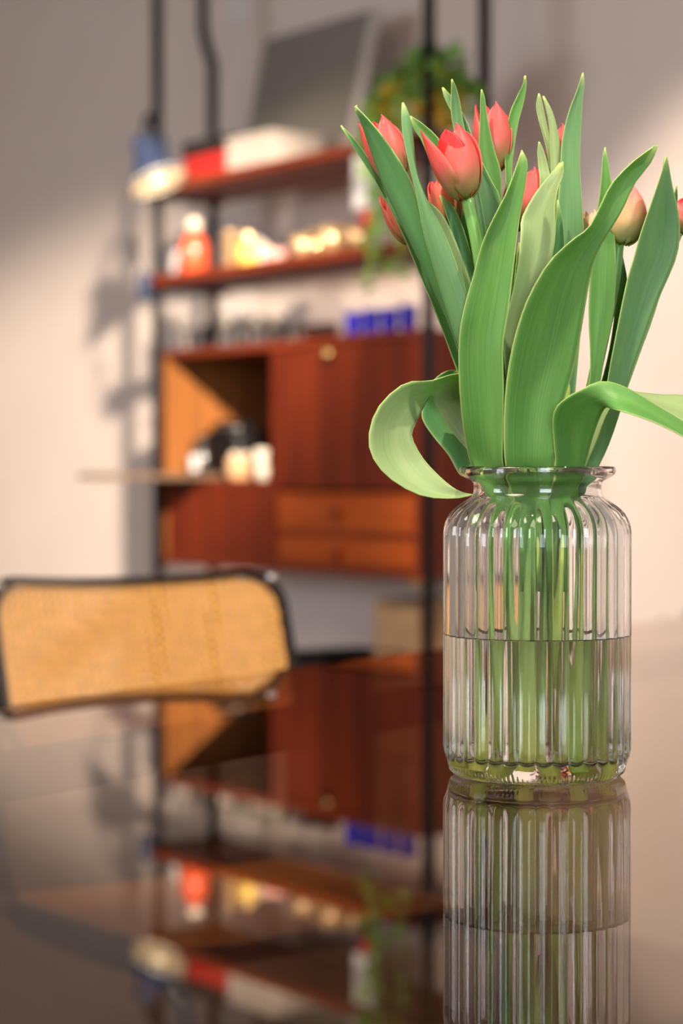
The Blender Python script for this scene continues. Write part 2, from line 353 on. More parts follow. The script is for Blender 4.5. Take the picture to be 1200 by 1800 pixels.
def vr(r, z, a):
    # outer surface: 36 reeds between foot and neck; a knurled foot ring
    out = vr.k
    if out:
        am = .0021 * smst(.0125, .0215, z) * (1 - smst(.196, .2075, z))
        r2 = r - am * (1 - abs(math.cos(18 * a + .35)))
        if z < .0035 and r > .055: z2 = z + .0007 * (.5 + .5 * math.cos(120 * a)) * (1 if r > .0565 else .3); return r2 + .0006 * math.cos(120 * a), z2
        return r2, z
    return r, z
vr.k = True
vase = thing('glass_vase', 'clear ribbed glass jar vase with flared lip standing on the dark table', 'vase', VC)
def vfun(r, z, a): vr.k = (r, z) in oset; return vr(r, z, a)
oset = set(outer)
obj('vase_body', lathe(outer + inner, 720, rfun=vfun), M['glass'], vase)
WL = .1035
water = obj('water', lathe([(0, .0148), (.050, .0149), (.052, .0152), (.0601, .0163), (.0647, .0194), (.0660, .0225), (.0661, .024), (.0661, .0245), (.0661, .06), (.0661, WL + .0004), (.0661, WL + .0008), (.0661, WL + .0012), (.0657, WL + .0007), (.0650, WL + .0003), (.064, WL), (.062, WL), (0, WL)], 144), M['water'], loc=VC)
tag(water, 'clear water filling the lower half of the ribbed vase', 'water')

# ------------------------------------------------------------------ tulips
NST = 34; NCR = 10
def leaf(parent, L, R, dep, m='leaf', bulge=.16, base=True, fold=0, clampv=.35, wave=0):
    """L, R: outline rails of the blade from base to tip (sight-line x, y); dep: depths of the rails' stations, (l, r) tuples or single values"""
    n = len(L)
    R = list(R); L = list(L)
    if len(R) != n:
        rr = cr([(x, y, 0) for x, y in R], n); R = [(v.x, v.y) for v in rr]
    dd = cr([(d[0], d[1], 0) if isinstance(d, tuple) else (d, d, 0) for d in dep], n)
    LL = [P(x, y, D + dd[i].x) for i, (x, y) in enumerate(L)]
    RR = [P(x, y, D + dd[i].y) for i, (x, y) in enumerate(R)]
    nb = 0
    if base:
        c = (L[0][0] + R[0][0]) / 2; hw = abs(R[0][0] - L[0][0]) / 2; d0 = (dd[0].x + dd[0].y) / 2
        ext = []
        for (yy, fx, fw) in ((1040, .42, 0), (985, .46, .16), (920, .6, .5), (868, .78, .8)):
            w_ = max(hw * fw, 5); xx = 944 + (c - 944) * fx
            ext.append((P(xx - w_, yy, D + d0 * .7), P(xx + w_, yy, D + d0 * .7)))
        LL = [e[0] for e in ext] + LL; RR = [e[1] for e in ext] + RR; nb = 4
    LL = cr(LL, NST); RR = cr(RR, NST)
    frac = nb / (n + nb - 1) if nb else 0
    rows = []
    for i in range(NST):
        l, r = LL[i], RR[i]; wv = r - l; wd = wv.length
        t = (LL[min(i + 1, NST - 1)] + RR[min(i + 1, NST - 1)] - LL[max(i - 1, 0)] - RR[max(i - 1, 0)])
        nrm = wv.cross(t); nrm = nrm.normalized() if nrm.length > 1e-9 else Vector((0, 1, 0))
        if nrm.y < 0: nrm = -nrm
        s = i / (NST - 1); row = []
        for j in range(NCR + 1):
            q = j / NCR; h = 4 * q * (1 - q)
            v = (1 - abs(2 * q - 1)) * .5 + h * .5
            p = l.lerp(r, q) + nrm * (bulge * wd * v)
            if wave: p += nrm * wave * math.sin(s * 17 + q * 3) * (abs(2 * q - 1) ** 2)
            if s < max(frac * 1.35, .0) and p.z < TT + .2285:
                z = p.z - TT; rm = (min(rin(z), .050) if z > .208 else rin(z)) - .0022
                dx, dy = p.x - VC.x, p.y - VC.y; rd = math.hypot(dx, dy)
                if rd > rm: p.x = VC.x + dx / rd * rm; p.y = VC.y + dy / rd * rm
            row.append(p)
        rows.append(row)
    inv = parent.location
    bm = grid([[p - inv for p in r] for r in rows])
    o = obj('leaf', bm, M[m], parent)
    sm = o.modifiers.new('thickness', 'SOLIDIFY'); sm.thickness = .0007; sm.offset = 0
    return o
def flower(parent, base, tipd, length, rad, pm='petal', flare=None, rot=0, d=0, inner_m='petali', open_=0.0, ha=.62):
    """base: sight line (x, y) of the receptacle; tipd: direction (dx, dy, dz)"""
    b = P(base[0], base[1], D + d) - parent.location; ax = Vector(tipd).normalized()
    sx = ax.orthogonal().normalized(); ref = Vector((0, -1, 0)); sx = (ref - ax * ref.dot(ax)).normalized(); sy = ax.cross(sx)
    for k in range(6):
        out = k % 2 == 0; ph = rot + k * PI / 3; fl = (flare[k] if flare else open_) ; Lk = length * (1 if out else .93) * random.uniform(.96, 1.03)
        Rk = rad * (1 if out else .80); rows = []
        for i in range(15):
            v = i / 14
            rr = Rk * (math.sin(PI * (.06 + .80 * v ** .8)) ** .8) * (1 - .15 * v) + .0012 + fl * v ** 1.8
            hw = (PI * ha) * ((math.sin(PI * min(1, .10 + .90 * v)) + .25 * (1 - v)) ** .75) * .62 * (1 if v < .999 else 0)
            hw *= Rk / max(rr, .004) if rr > Rk else 1
            row = []
            for j in range(9):
                q = j / 8 * 2 - 1; a = ph + q * hw
                r2 = rr * (1 + .03 * q * q) if out else rr
                row.append(b + ax * (v * Lk + .0015 * math.sin(q * 3 + k)) + (sx * math.cos(a) + sy * math.sin(a)) * r2)
            rows.append(row)
        o = obj('petal', grid(rows), M[pm if out else inner_m], parent)
        sm = o.modifiers.new('thickness', 'SOLIDIFY'); sm.thickness = .0009; sm.offset = 0
    if open_ or flare:
        for k in range(5):
            a = k * 1.256; obj('stamen', tube([b + ax * .004, b + ax * .02 + (sx * math.cos(a) + sy * math.sin(a)) * .005, b + ax * .032 + (sx * math.cos(a) + sy * math.sin(a)) * .006], .0012, 6), M['darkp'], parent)
def stem(parent, pts, m='stem', r=.0050):
    pp = [P(x, y, D + d) - parent.location for x, y, d in pts]
    obj('stem', tube(pp, lambda s: r * (1.15 - .3 * s), 12, 40), M[m], parent)
def tulip(label, foot, d=0, group='tulips in the vase'):
    p = P(foot[0], foot[1], D + d); return thing('tulip', label, 'tulip', p, 0, group)

# t1: left bud behind the long dark leaf
t = tulip('tulip at upper left, red bud cradled by a broad deep green leaf', (852, 1330), .01)
stem(t, [(852, 1332, .01), (866, 1200, .012), (890, 1000, .008), (880, 860, .0), (830, 640, .02), (760, 440, .03), (700, 320, .03)])
flower(t, (696, 318), (-.30, .1, 1), .050, .0132, 'petal', d=.03, rot=.5, open_=.0, flare=[.0, .0, .003, .0, .007, .001])
leaf(t, [(852, 826), (835, 720), (800, 600), (765, 515), (735, 455), (706, 395), (681, 345), (660, 290), (641, 235), (629, 201), (622, 188)],
     [(890, 830), (870, 720), (838, 610), (806, 520), (778, 465), (752, 420), (738, 367), (722, 315), (697, 275), (664, 228), (641, 203), (625, 187)], [(0, -.01), (.0, -.012), (.01, -.005), (.015, .0)], 'leafd', -.14)
leaf(t, [(850, 835), (818, 700), (786, 605), (757, 530), (730, 465), (702, 400), (670, 338), (640, 288), (615, 250), (598, 221)],
     [(872, 835), (845, 700), (812, 605), (784, 530), (756, 470), (722, 405), (686, 340), (655, 290), (624, 246), (600, 220)], [.02, .025, .03, .03], 'leafd', .15)
# t2: the open front flower
t = tulip('tulip with the large open coral red flower at the left front', (856, 1345), -.02)
stem(t, [(856, 1347, -.02), (872, 1200, -.015), (905, 1000, -.008), (905, 860, -.012), (880, 700, -.01), (856, 540, -.012), (838, 430, -.012), (820, 348, -.012)], r=.0052)
flower(t, (817, 348), (-.20, -.02, 1), .055, .0150, 'petal', d=-.012, rot=.55, flare=[-.001, .001, .006, .003, .014, .004], ha=.66)
leaf(t, [(872, 826), (850, 730), (826, 650), (803, 600), (776, 515), (756, 450), (742, 400), (731, 340), (722, 305), (714, 270), (707, 235), (705, 205), (706, 181)],
     [(900, 830), (885, 730), (862, 640), (838, 560), (814, 500), (797, 450), (778, 405), (757, 365), (741, 330), (732, 295), (726, 245), (719, 202), (709, 180)], [(-.012, -.02), (-.02, -.026), (-.022, -.018), (-.01, -.01)], 'leafb', -.15)
leaf(t, [(866, 826), (850, 640), (835, 560), (815, 480), (795, 400), (765, 310), (742, 250), (728, 228), (719, 205)],
     [(890, 826), (880, 640), (864, 560), (842, 470), (817, 380), (797, 300), (774, 248), (745, 219), (721, 203)], [.01, .02, .025, .025], 'leaf', .14)
# t3: flower behind the bright narrow leaf
t = tulip('tulip with a tall red flower half behind a bright narrow upright leaf', (905, 1340), .02)
stem(t, [(905, 1342, .02), (915, 1200, .018), (925, 1000, .012), (920, 860, .012), (905, 620, .02), (880, 420, .028), (868, 300, .03)])
flower(t, (868, 300), (-.03, .08, 1), .050, .0128, 'petal', d=.03, rot=.3, flare=[.001, .0, .004, .001, .005, .002])
leaf(t, [(890, 826), (878, 600), (862, 430), (851, 350), (842, 290), (841, 262), (843, 217), (844, 180), (845, 157)],
     [(915, 826), (905, 600), (888, 430), (882, 352), (880, 300), (869, 265), (857, 210), (852, 172), (847, 157)], [.0, .01, .012, .012], 'leaf', .12)
leaf(t, [(884, 826), (872, 700), (864, 600), (858, 500), (850, 420), (840, 330), (828, 275), (812, 230), (793, 196), (781, 172), (776, 154)],
     [(905, 826), (898, 700), (893, 600), (887, 500), (882, 420), (880, 352), (862, 315), (840, 268), (820, 212), (795, 172), (779, 153)], [-.004, .0, .006, .01], 'leafb', .12)
# t4: low left bud
t = tulip('tulip with a small drooping bud leaning out lowest at the left', (880, 1335), .03)
stem(t, [(880, 1337, .03), (884, 1200, .03), (890, 1000, .022), (880, 860, .018), (835, 680, .03), (775, 520, .045), (728, 432, .05)])
flower(t, (722, 424), (-.52, .05, 1), .040, .0095, 'petalo', d=.05, rot=.2, inner_m='petalo')
leaf(t, [(866, 830), (852, 720), (832, 620), (806, 540), (788, 490), (768, 440), (752, 395), (738, 350)],
     [(886, 830), (880, 720), (862, 620), (842, 545), (825, 490), (801, 425), (776, 375), (742, 346)], [.006, .008, .006, .0], 'leafp', .14)
# the big pale leaf curling over to the left and the dark one behind it
leaf(t, [(872, 850), (845, 815), (818, 787), (793, 757), (772, 722), (757, 697), (744, 716), (731, 744), (724, 768), (743, 805), (768, 833), (792, 854), (812, 865), (832, 870)],
     [(905, 850), (895, 790), (880, 735), (858, 690), (832, 664), (806, 655), (774, 667), (735, 672), (688, 684), (651, 745), (652, 797), (686, 842), (745, 873), (800, 876), (838, 868)],
     [(.0, -.01), (.02, .0), (.035, .004), (.02, .0), (-.006, -.02), (-.012, -.03), (-.02, -.03), (-.012, -.015)], 'leafp', .10, base=False)
leaf(t, [(860, 850), (820, 838), (806, 832), (788, 800), (765, 772), (746, 745), (741, 725), (750, 690), (765, 665), (785, 652), (800, 650)],
     [(880, 850), (870, 820), (850, 800), (835, 760), (825, 730), (815, 710), (808, 700), (805, 690), (803, 675), (802, 660), (803, 652)], [.0, .035, .045, .05], 'leafd', .14, base=False)
# t5: orange bud behind the open flower
t = tulip('tulip with an orange bud hidden low behind the open front flower', (925, 1340), -.03)
stem(t, [(925, 1345, -.03), (930, 1200, -.028), (925, 1000, -.02), (915, 860, -.01), (880, 700, .01), (820, 500, .02), (794, 392, .02)])
flower(t, (794, 394), (-.32, .05, 1), .036, .012, 'petalo', d=.022, rot=.0, inner_m='petalo')
leaf(t, [(880, 826), (866, 640), (855, 520), (846, 430), (838, 370), (826, 310), (812, 265), (797, 225), (792, 190), (793, 160), (793, 139)],
     [(894, 826), (886, 640), (872, 520), (858, 430), (848, 370), (838, 320), (826, 265), (814, 215), (808, 178), (801, 152), (795, 139)], [-.01, -.004, .004, .0], 'leafb', .14)
leaf(t, [(870, 826), (855, 700), (838, 600), (820, 520), (805, 450), (790, 395), (772, 345)],
     [(890, 826), (880, 700), (862, 600), (846, 520), (826, 440), (801, 370), (774, 341)], [.0, .004, .008, .008], 'leafd', .14)
# t6: light flower behind the centre-left leaf
t = tulip('tulip with a pale coral flower peeking behind the broad front left leaf', (960, 1345), -.012)
stem(t, [(960, 1347, -.012), (958, 1200, -.01), (950, 1000, -.004), (948, 860, .0), (945, 620, .02), (925, 420, .03)])
flower(t, (925, 404), (.02, .05, 1), .044, .017, 'petal', d=.032, rot=.3, open_=.004, inner_m='petal')
leaf(t, [(828, 818), (815, 760), (807, 682), (806, 605), (813, 550), (832, 481), (846, 430), (866, 385), (889, 340), (905, 298), (916, 264)],
     [(884, 818), (884, 760), (885, 682), (884, 605), (893, 550), (901, 481), (909, 415), (916, 365), (924, 320), (927, 285), (917, 263)],
     [(.0, -.03), (-.02, -.04), (-.035, -.045), (-.045, -.04), (-.035, -.035)], 'leaf', .10)
leaf(t, [(905, 826), (895, 600), (890, 450), (889, 330), (887, 272), (889, 235), (896, 198), (907, 172), (918, 150), (921, 133)],
     [(925, 826), (918, 600), (908, 450), (900, 335), (900, 290), (905, 250), (911, 215), (919, 185), (925, 152), (924, 133)], [.01, .02, .03, .03], 'leaf', .15)
# t7: flower hidden behind the tallest leaf
t = tulip('tulip whose flower hides behind the tallest upright leaf at the top', (990, 1335), .02)
stem(t, [(990, 1337, .02), (985, 1200, .02), (975, 1000, .015), (972, 860, .015), (978, 600, .03), (983, 300, .04)])
flower(t, (983, 290), (.0, .05, 1), .029, .0095, 'petal', d=.045, rot=.3)
leaf(t, [(955, 826), (960, 700), (968, 560), (975, 450), (978, 380), (984, 315), (985, 280), (987, 250), (993, 218), (1002, 188), (1014, 158), (1023, 128)],
     [(1000, 826), (1010, 700), (1022, 560), (1027, 450), (1025, 390), (1022, 337), (1019, 293), (1020, 250), (1022, 210), (1024, 175), (1027, 148), (1025, 127)], [.0, .01, .02, .02], 'leafb', .10)
leaf(t, [(945, 826), (950, 600), (958, 420), (966, 330), (965, 298), (961, 267), (954, 239), (946, 211), (942, 185), (946, 164)],
     [(960, 826), (966, 600), (972, 420), (975, 340), (974, 300), (970, 265), (965, 238), (959, 210), (953, 180), (948, 164)], [.01, .02, .028, .03], 'leafp', .15)
leaf(t, [(955, 826), (960, 600), (965, 420), (968, 330), (967, 290), (966, 250), (964, 218), (959, 192), (953, 169)],
     [(970, 826), (978, 600), (984, 420), (986, 340), (985, 290), (984, 255), (978, 222), (970, 195), (956, 169)], [.01, .018, .022, .024], 'leafp', -.15)
leaf(t, [(930, 826), (935, 600), (940, 450), (948, 330), (946, 295), (944, 268), (946, 249)],
     [(945, 826), (955, 600), (962, 450), (968, 330), (963, 293), (955, 264), (948, 249)], [.0, .01, .02, .022], 'leafp', .15)
# t8: yellow-pink bud on the right
t = tulip('tulip with a plump yellow and pink bud at the right', (1040, 1345), -.01)
stem(t, [(1040, 1347, -.01), (1032, 1200, -.01), (1015, 1000, -.005), (1005, 860, .0), (1045, 660, .01), (1075, 520, .012), (1087, 425, .012)], 'stem')
flower(t, (1091, 428), (.16, .02, 1), .0405, .0155, 'petaly', d=.012, rot=.2, inner_m='petaly')
leaf(t, [(888, 820), (885, 760), (888, 690), (897, 625), (912, 566), (932, 515), (965, 460), (1005, 422), (1034, 400), (1054, 362), (1075, 322), (1112, 284), (1147, 259)],
     [(974, 820), (980, 760), (992, 700), (1008, 650), (1020, 590), (1030, 530), (1040, 475), (1054, 436), (1078, 396), (1096, 365), (1116, 322), (1143, 287), (1156, 256)],
     [(-.035, -.03), (-.045, -.035), (-.055, -.045), (-.055, -.05), (-.05, -.04)], 'leaf', .11)
leaf(t, [(1000, 826), (1020, 730), (1035, 677), (1037, 620), (1034, 553), (1037, 480), (1041, 420), (1049, 370), (1054, 335), (1057, 300), (1059, 275), (1062, 259)],
     [(1020, 826), (1040, 730), (1054, 677), (1063, 620), (1078, 553), (1082, 480), (1081, 430), (1078, 380), (1075, 330), (1071, 300), (1067, 275), (1064, 259)], [.0, .0, .004, .012], 'leaf', .14)
# t9: at the right edge
t = tulip('tulip leaning to the right edge with broad blue-green leaf and pink bud', (1052, 1335), .02)
stem(t, [(1052, 1337, .02), (1040, 1200, .02), (1020, 1000, .015), (1012, 860, .012), (1070, 700, .025), (1140, 520, .03), (1190, 410, .03)])
flower(t, (1192, 408), (.12, .02, 1), .025, .0115, 'petal', d=.03, rot=.9)
leaf(t, [(1022, 820), (1045, 781), (1060, 729), (1068, 665), (1080, 600), (1100, 500), (1113, 455), (1124, 415), (1137, 377), (1150, 340), (1162, 305), (1170, 276)],
     [(1052, 820), (1070, 781), (1088, 729), (1105, 670), (1128, 605), (1160, 520), (1186, 460), (1195, 413), (1191, 367), (1182, 330), (1176, 298), (1172, 275)], [(.0, .005), (-.01, .0), (-.015, .0), (-.02, -.01)], 'leafb', .13)
leaf(t, [(1020, 826), (1040, 760), (1062, 700), (1085, 620), (1110, 540), (1150, 440), (1178, 365), (1188, 326)],
     [(1045, 826), (1075, 760), (1100, 690), (1125, 620), (1152, 545), (1180, 440), (1190, 360), (1190, 325)], [.01, .012, .01, .0], 'leafd', .14)
leaf(t, [(1010, 826), (1040, 720), (1060, 660), (1075, 590), (1084, 510), (1088, 470), (1091, 446)],
     [(1030, 826), (1060, 720), (1078, 660), (1094, 590), (1102, 520), (1101, 485), (1093, 445)], [.01, .015, .018, .02], 'leafd', .14)
leaf(t, [(976, 822), (971, 755), (974, 722), (990, 703), (1018, 686), (1057, 670), (1100, 681), (1150, 711), (1200, 741), (1260, 786), (1330, 850)],
     [(1028, 818), (1040, 775), (1052, 740), (1060, 722), (1066, 716), (1075, 719), (1098, 725), (1140, 739), (1190, 762), (1255, 800), (1330, 854)],
     [(-.03, -.03), (-.045, -.045), (-.055, -.058), (-.06, -.085), (-.06, -.09), (-.06, -.09)], 'leaf', .05)
leaf(t, [(1010, 822), (1030, 770), (1055, 715), (1090, 688), (1131, 691), (1165, 694), (1210, 697), (1280, 730), (1330, 785)],
     [(1028, 822), (1048, 775), (1068, 725), (1100, 686), (1150, 712), (1175, 727), (1215, 751), (1280, 790), (1332, 800)],
     [(-.01, -.02), (-.02, -.04), (-.02, -.055), (-.02, -.058), (-.02, -.06)], 'leafp', .0)
# t10: cream bud deep in the middle with the curled centre leaf
t = tulip('tulip with a small cream bud deep between the middle and right leaves', (1005, 1345), -.03)
stem(t, [(1005, 1347, -.03), (1000, 1200, -.028), (985, 1000, -.02), (975, 860, -.01), (1005, 600, .015), (1034, 430, .025)], 'stempale')
flower(t, (1036, 430), (.0, .02, 1), .025, .011, 'petalw', d=.028, rot=.4, inner_m='petalw')
leaf(t, [(905, 822), (895, 740), (889, 660), (884, 590), (897, 530), (911, 460), (915, 410), (917, 382), (941, 338), (965, 308), (983, 286)],
     [(930, 822), (925, 740), (925, 660), (935, 590), (948, 530), (966, 470), (976, 415), (975, 365), (981, 330), (990, 305), (988, 284)],
     [(-.03, -.02), (-.035, -.02), (-.03, -.02), (-.015, -.02), (-.01, -.02)], 'leafp', .22)
leaf(t, [(905, 822), (900, 700), (898, 580), (903, 500), (911, 426)], [(920, 822), (920, 700), (922, 580), (924, 490), (913, 426)], [-.01, -.01, -.01, -.01], 'leaf', .14)
leaf(t, [(935, 822), (945, 640), (962, 500), (974, 420), (979, 352)], [(965, 822), (975, 640), (990, 500), (991, 410), (981, 350)], [-.01, -.005, .0, .002], 'leafd', .14)

# ------------------------------------------------------------------ cane chair
CH = thing('cane_chair', 'cantilever chair with cane back in black frame beyond the table edge', 'chair', (-.273 + .6 * .24, 2.845 - .8 * .24, 0), math.atan2(-.6, -.8))
def back_pt(x, h):              # x across, h height; local y is forward
    z = .795 - .012 * (1 - (x / .23) ** 2) + (h - .795)
    y = -.195 - .045 * (1 - (x / .23) ** 2) - (h - .66) * .28
    return Vector((x, y, z + .028))
def rrect(w2, z0, z1, r, n=8):
    pts = []
    for cx, cz, a0 in ((w2 - r, z1 - r, 0), (-w2 + r, z1 - r, 90), (-w2 + r, z0 + r, 180), (w2 - r, z0 + r, 270)):
        for k in range(n + 1):
            a = math.radians(a0 + 90 * k / n); pts.append((cx + r * math.cos(a), cz + r * math.sin(a)))
    out = []
    for i in range(len(pts)):
        a, b = pts[i], pts[(i + 1) % len(pts)]; m = max(1, int(math.hypot(b[0] - a[0], b[1] - a[1]) / .02))
        for k in range(m): out.append((a[0] + (b[0] - a[0]) * k / m, a[1] + (b[1] - a[1]) * k / m))
    return out
def ring(surf, po, pi, th):
    bm = bmesh.new(); n = len(po); rows = []
    for k in range(n):
        a = surf(*po[k]); b = surf(*pi[k]); rows.append([bm.verts.new(a + Vector((0, th, 0))), bm.verts.new(b + Vector((0, th, 0))), bm.verts.new(b - Vector((0, th, 0))), bm.verts.new(a - Vector((0, th, 0)))])
    for k in range(n):
        A, B = rows[k], rows[(k + 1) % n]
        for j in range(4): bm.faces.new((A[j], A[(j + 1) % 4], B[(j + 1) % 4], B[j]))
    bmesh.ops.recalc_face_normals(bm, faces=bm.faces); return bm
def inset(pts, cz, dx, dz, w2, hh): return [(x * (w2 - dx) / w2, cz + (z - cz) * (hh - dz) / hh) for x, z in pts]
def weave(surf, w2, z0, z1, r, pitch=.0125, nrm=Vector((0, 1, 0))):
    bm = bmesh.new(); cz = (z0 + z1) / 2; hh = (z1 - z0) / 2
    def inside(x, z):
        dx = abs(x) - (w2 - r); dz = abs(z - cz) - (hh - r)
        return (dx <= r and dz <= r) and not (dx > 0 and dz > 0 and dx * dx + dz * dz > r * r)
    def strip(x0, za, x1, zb, wd, off):
        L = math.hypot(x1 - x0, zb - za); m = int(L / .012) + 1; ux, uz = (x1 - x0) / L, (zb - za) / L; prev = None
        for k in range(m + 1):
            x, z = x0 + ux * L * k / m, za + uz * L * k / m
            if not inside(x, z): prev = None; continue
            p = surf(x, z) + nrm * off
            a = surf(x - uz * wd, z + ux * wd) + nrm * off; b = surf(x + uz * wd, z - ux * wd) + nrm * off
            a, b = bm.verts.new(a), bm.verts.new(b)
            if prev: bm.faces.new((prev[0], prev[1], b, a))
            prev = (a, b)
    n = int(2 * w2 / pitch) + 1
    for k in range(-n, n + 1):
        x = k * pitch
        for s in (-.0019, .0019):
            if abs(x + s) < w2: strip(x + s, z0, x + s, z1, .0016, .0006)
            if abs(x + s) < hh: strip(-w2, cz + x + s, w2, cz + x + s, .0016, 0)
    H = 2 * hh; k = -w2 - H
    j0 = int(k / pitch) - 1
    for j in range(j0, -j0 + 1):
        x = (j + .5) * pitch; strip(x, z0, x + H, z1, .0016, .0012); strip(x, z0, x - H, z1, .0016, .0016)
    return bm
bo = rrect(.228, .565, .80, .055)
bi = inset(bo, .6825, .010, .010, .228, .1175)
obj('backrest_frame', ring(back_pt, bo, bi, .008), M['lacquer'], CH, False)
cw = obj('cane_back', weave(back_pt, .221, .572, .793, .05), M['cane'], CH, False); cw['kind'] = 'stuff'
seat_pt = lambda x, y: Vector((x, y, .424 - .006 * (1 - (x / .23) ** 2)))
so = rrect(.235, -.23, .225, .05); si = inset(so, -.0025, .016, .016, .235, .2275)
def flat_ring(po, pi, z0, z1):
    bm = bmesh.new(); rows = [[bm.verts.new((a[0], a[1], z1)), bm.verts.new((b[0], b[1], z1)), bm.verts.new((b[0], b[1], z0)), bm.verts.new((a[0], a[1], z0))] for a, b in zip(po, pi)]
    for k in range(len(rows)):
        A, B = rows[k], rows[(k + 1) % len(rows)]
        for j in range(4): bm.faces.new((A[j], A[(j + 1) % 4], B[(j + 1) % 4], B[j]))
    bmesh.ops.recalc_face_normals(bm, faces=bm.faces); return bm
obj('seat_frame', flat_ring(so, si, .405, .427), M['lacquer'], CH, False)
cw = obj('cane_seat', weave(seat_pt, .224, -.219, .214, .05, nrm=Vector((0, 0, 1))), M['cane'], CH, False); cw['kind'] = 'stuff'
for s in (-1, 1):
    X = s * .226
    obj('side_tube', tube([(X * .98, -.238, .765), (X * 1.0, -.218, .68), (X * 1.02, -.20, .56), (X, -.19, .45), (X, -.15, .403), (X, 0, .394), (X, .17, .394), (X, .22, .375), (X, .235, .34), (X, .235, .10), (X, .225, .03), (X, .17, .0125), (X, 0, .0125), (X, -.2, .0125), (X * .93, -.25, .0125), (X * .8, -.262, .0125), (0, -.262, .0125)], .0115, 12, 120), M['steel'], CH)
    for h in (.785, .60): 
        p = back_pt(s * .212, h); obj('screw', tube([p, p + Vector((0, .011, 0))], .006, 12), M['chrome'], CH)

# ------------------------------------------------------------------ shelving on the wall
UG = dict(rz=RZ)
def uthing(name, label, cat, u, t, z, group=None, rz=0): return thing(name, label, cat, W(u, t, z), RZ + rz, group)
for lab, u, t, z1 in (('black upright pole at the left front of the wall unit, carrying the blue lamp', 0, 0, ZC), ('black upright pole at the right front of the wall unit', 1.045, 0, ZC), ('black upright pole at the right rear of the wall unit', 1.055, .14, ZC)):
    o = uthing('shelf_pole', lab, 'pole', u, t, 0)
    obj('shaft', tube([(0, 0, 0), (0, 0, z1)], .0135 if u > .5 or t == 0 else .012, 16), M['black'], o)
    for z in (1.42, 1.64): obj('collar', tube([(0, 0, z - .012), (0, 0, z + .012)], .019, 16), M['black'], o)
o = uthing('bent_pipe', 'black pipe with an offset bend behind the left pole', 'pipe', .0, .16, 0)
ub, zb = UP(350, 40, .16)
zt, zl = UP(352, 55, .16)[1], UP(372, 125, .16)[1]
obj('pipe', tube([(0, 0, 0), (0, 0, .7), (0, 0, 1.3), (0, 0, zl - .1), (0, 0, zl), (-.008, 0, zl + .03), (-.035, 0, zt - .02), (-.042, 0, zt + .02), (-.042, 0, zt + .12), (-.042, 0, 2.5), (-.042, 0, ZC)], .014, 16, 90), M['black'], o)
# cabinet
CU0, CU1, CZ0, CZ1, CT0, CT1 = .0, 1.005, .738, 1.257, .012, .345
cab = uthing('wall_cabinet', 'reddish teak wall cabinet with open bay, fall front and two drawers', 'cabinet', 0, 0, 0)
th = .018; UD = .472
obj('top_panel', box(CU0, CU1, CT0, CT1, CZ1 - th, CZ1, .002), M['teak_h'], cab, False)
obj('bottom_panel', box(CU0, CU1, CT0, CT1, CZ0, CZ0 + th, .002), M['teak_h'], cab, False)
obj('side_panel', box(CU0, CU0 + th, CT0, CT1, CZ0 + th, CZ1 - th), M['teak_in'], cab, False)
obj('side_panel', box(CU1 - th, CU1, CT0, CT1, CZ0 + th, CZ1 - th), M['teak'], cab, False)
obj('back_panel', box(CU0 + th, CU1 - th, CT1 - .008, CT1, CZ0 + th, CZ1 - th), M['teak'], cab, False)
obj('divider', box(UD - th / 2, UD + th / 2, CT0 + .002, CT1 - .008, CZ0 + th, CZ1 - th), M['teak'], cab, False)
ZF = .943
obj('bay_shelf', box(CU0 + th, UD - th / 2, CT0, CT1 - .008, ZF - .016, ZF), M['teak_h'], cab, False)
obj('lower_front', box(CU0 + th, UD - th / 2, CT0 + .004, CT0 + .02, CZ0 + th, ZF - .016), M['teak'], cab, False)
po_ = obj('pull_out_board', box(CU0 + th, .20, -.235, .25, ZF + .002, ZF + .016, .002), mat('worn_board', (.16, .10, .06), .5), cab, False)
dz0 = .925
dr = obj('door', box(UD + th / 2 + .002, CU1 - th - .002, CT0 + .004, CT0 + .020, dz0, CZ1 - th - .003, .0015), M['teak'], cab, False)
for k in range(8):
    a = UD + th / 2 + .03 + k * .056; obj('plank', box(a, a + .052, CT0 + .001, CT0 + .005, dz0 + .02, CZ1 - th - .022, .001), M['teak'], dr, False)
uk, zk = UP(573, 622, 0); kn = lambda u, z, r: tube([(u, CT0 + .006, z), (u, CT0 - .004, z), (u, CT0 - .010, z), (u, CT0 - .016, z)], lambda s: r * (.6 + .5 * s), 16)
obj('knob', kn(uk, zk, .013), M['brass'], dr)
for za, zb_, ky in ((.832, .916, 890), (CZ0 + th + .003, .817, 965)):
    d = obj('drawer', box(UD + th / 2 + .004, CU1 - th - .004, CT0 + .004, CT0 + .020, za, zb_, .002), M['drawer'], cab, False)
    u_, z_ = UP(583, ky, 0); obj('knob', kn(u_, (za + zb_) / 2, .013), M['drawer'], d)
obj('rail', box(UD + th / 2, CU1 - th, CT0 + .006, CT0 + .03, .817, .832), M['teak'], cab, False)
for u in (.0, CU1 - .0):
    obj('bracket', box(u - .02 if u > .5 else u - .004, u + .03 if u > .5 else u + .01, -.004, CT0 + .004, CZ0 - .012, CZ0 + .0), M['brass'], cab, False)
# shelves
for lab, z in (('lower teak shelf carrying the glass cups and red bottle', 1.424), ('upper teak shelf carrying the boxes, grey board and plant', 1.643)):
    sh = uthing('teak_shelf', lab, 'shelf', 0, 0, z)
    obj('board', box(.018, 1.03, -.03, .20, -.012, .012, .003), M['teak_h'], sh, False)
    for u in (.004, 1.034): obj('bracket', box(u - .004, u + .014 if u < .5 else u + .006, -.03, .19, -.022, -.012), M['black'], sh, False)
ZS, ZU, ZT = 1.436, 1.655, CZ1
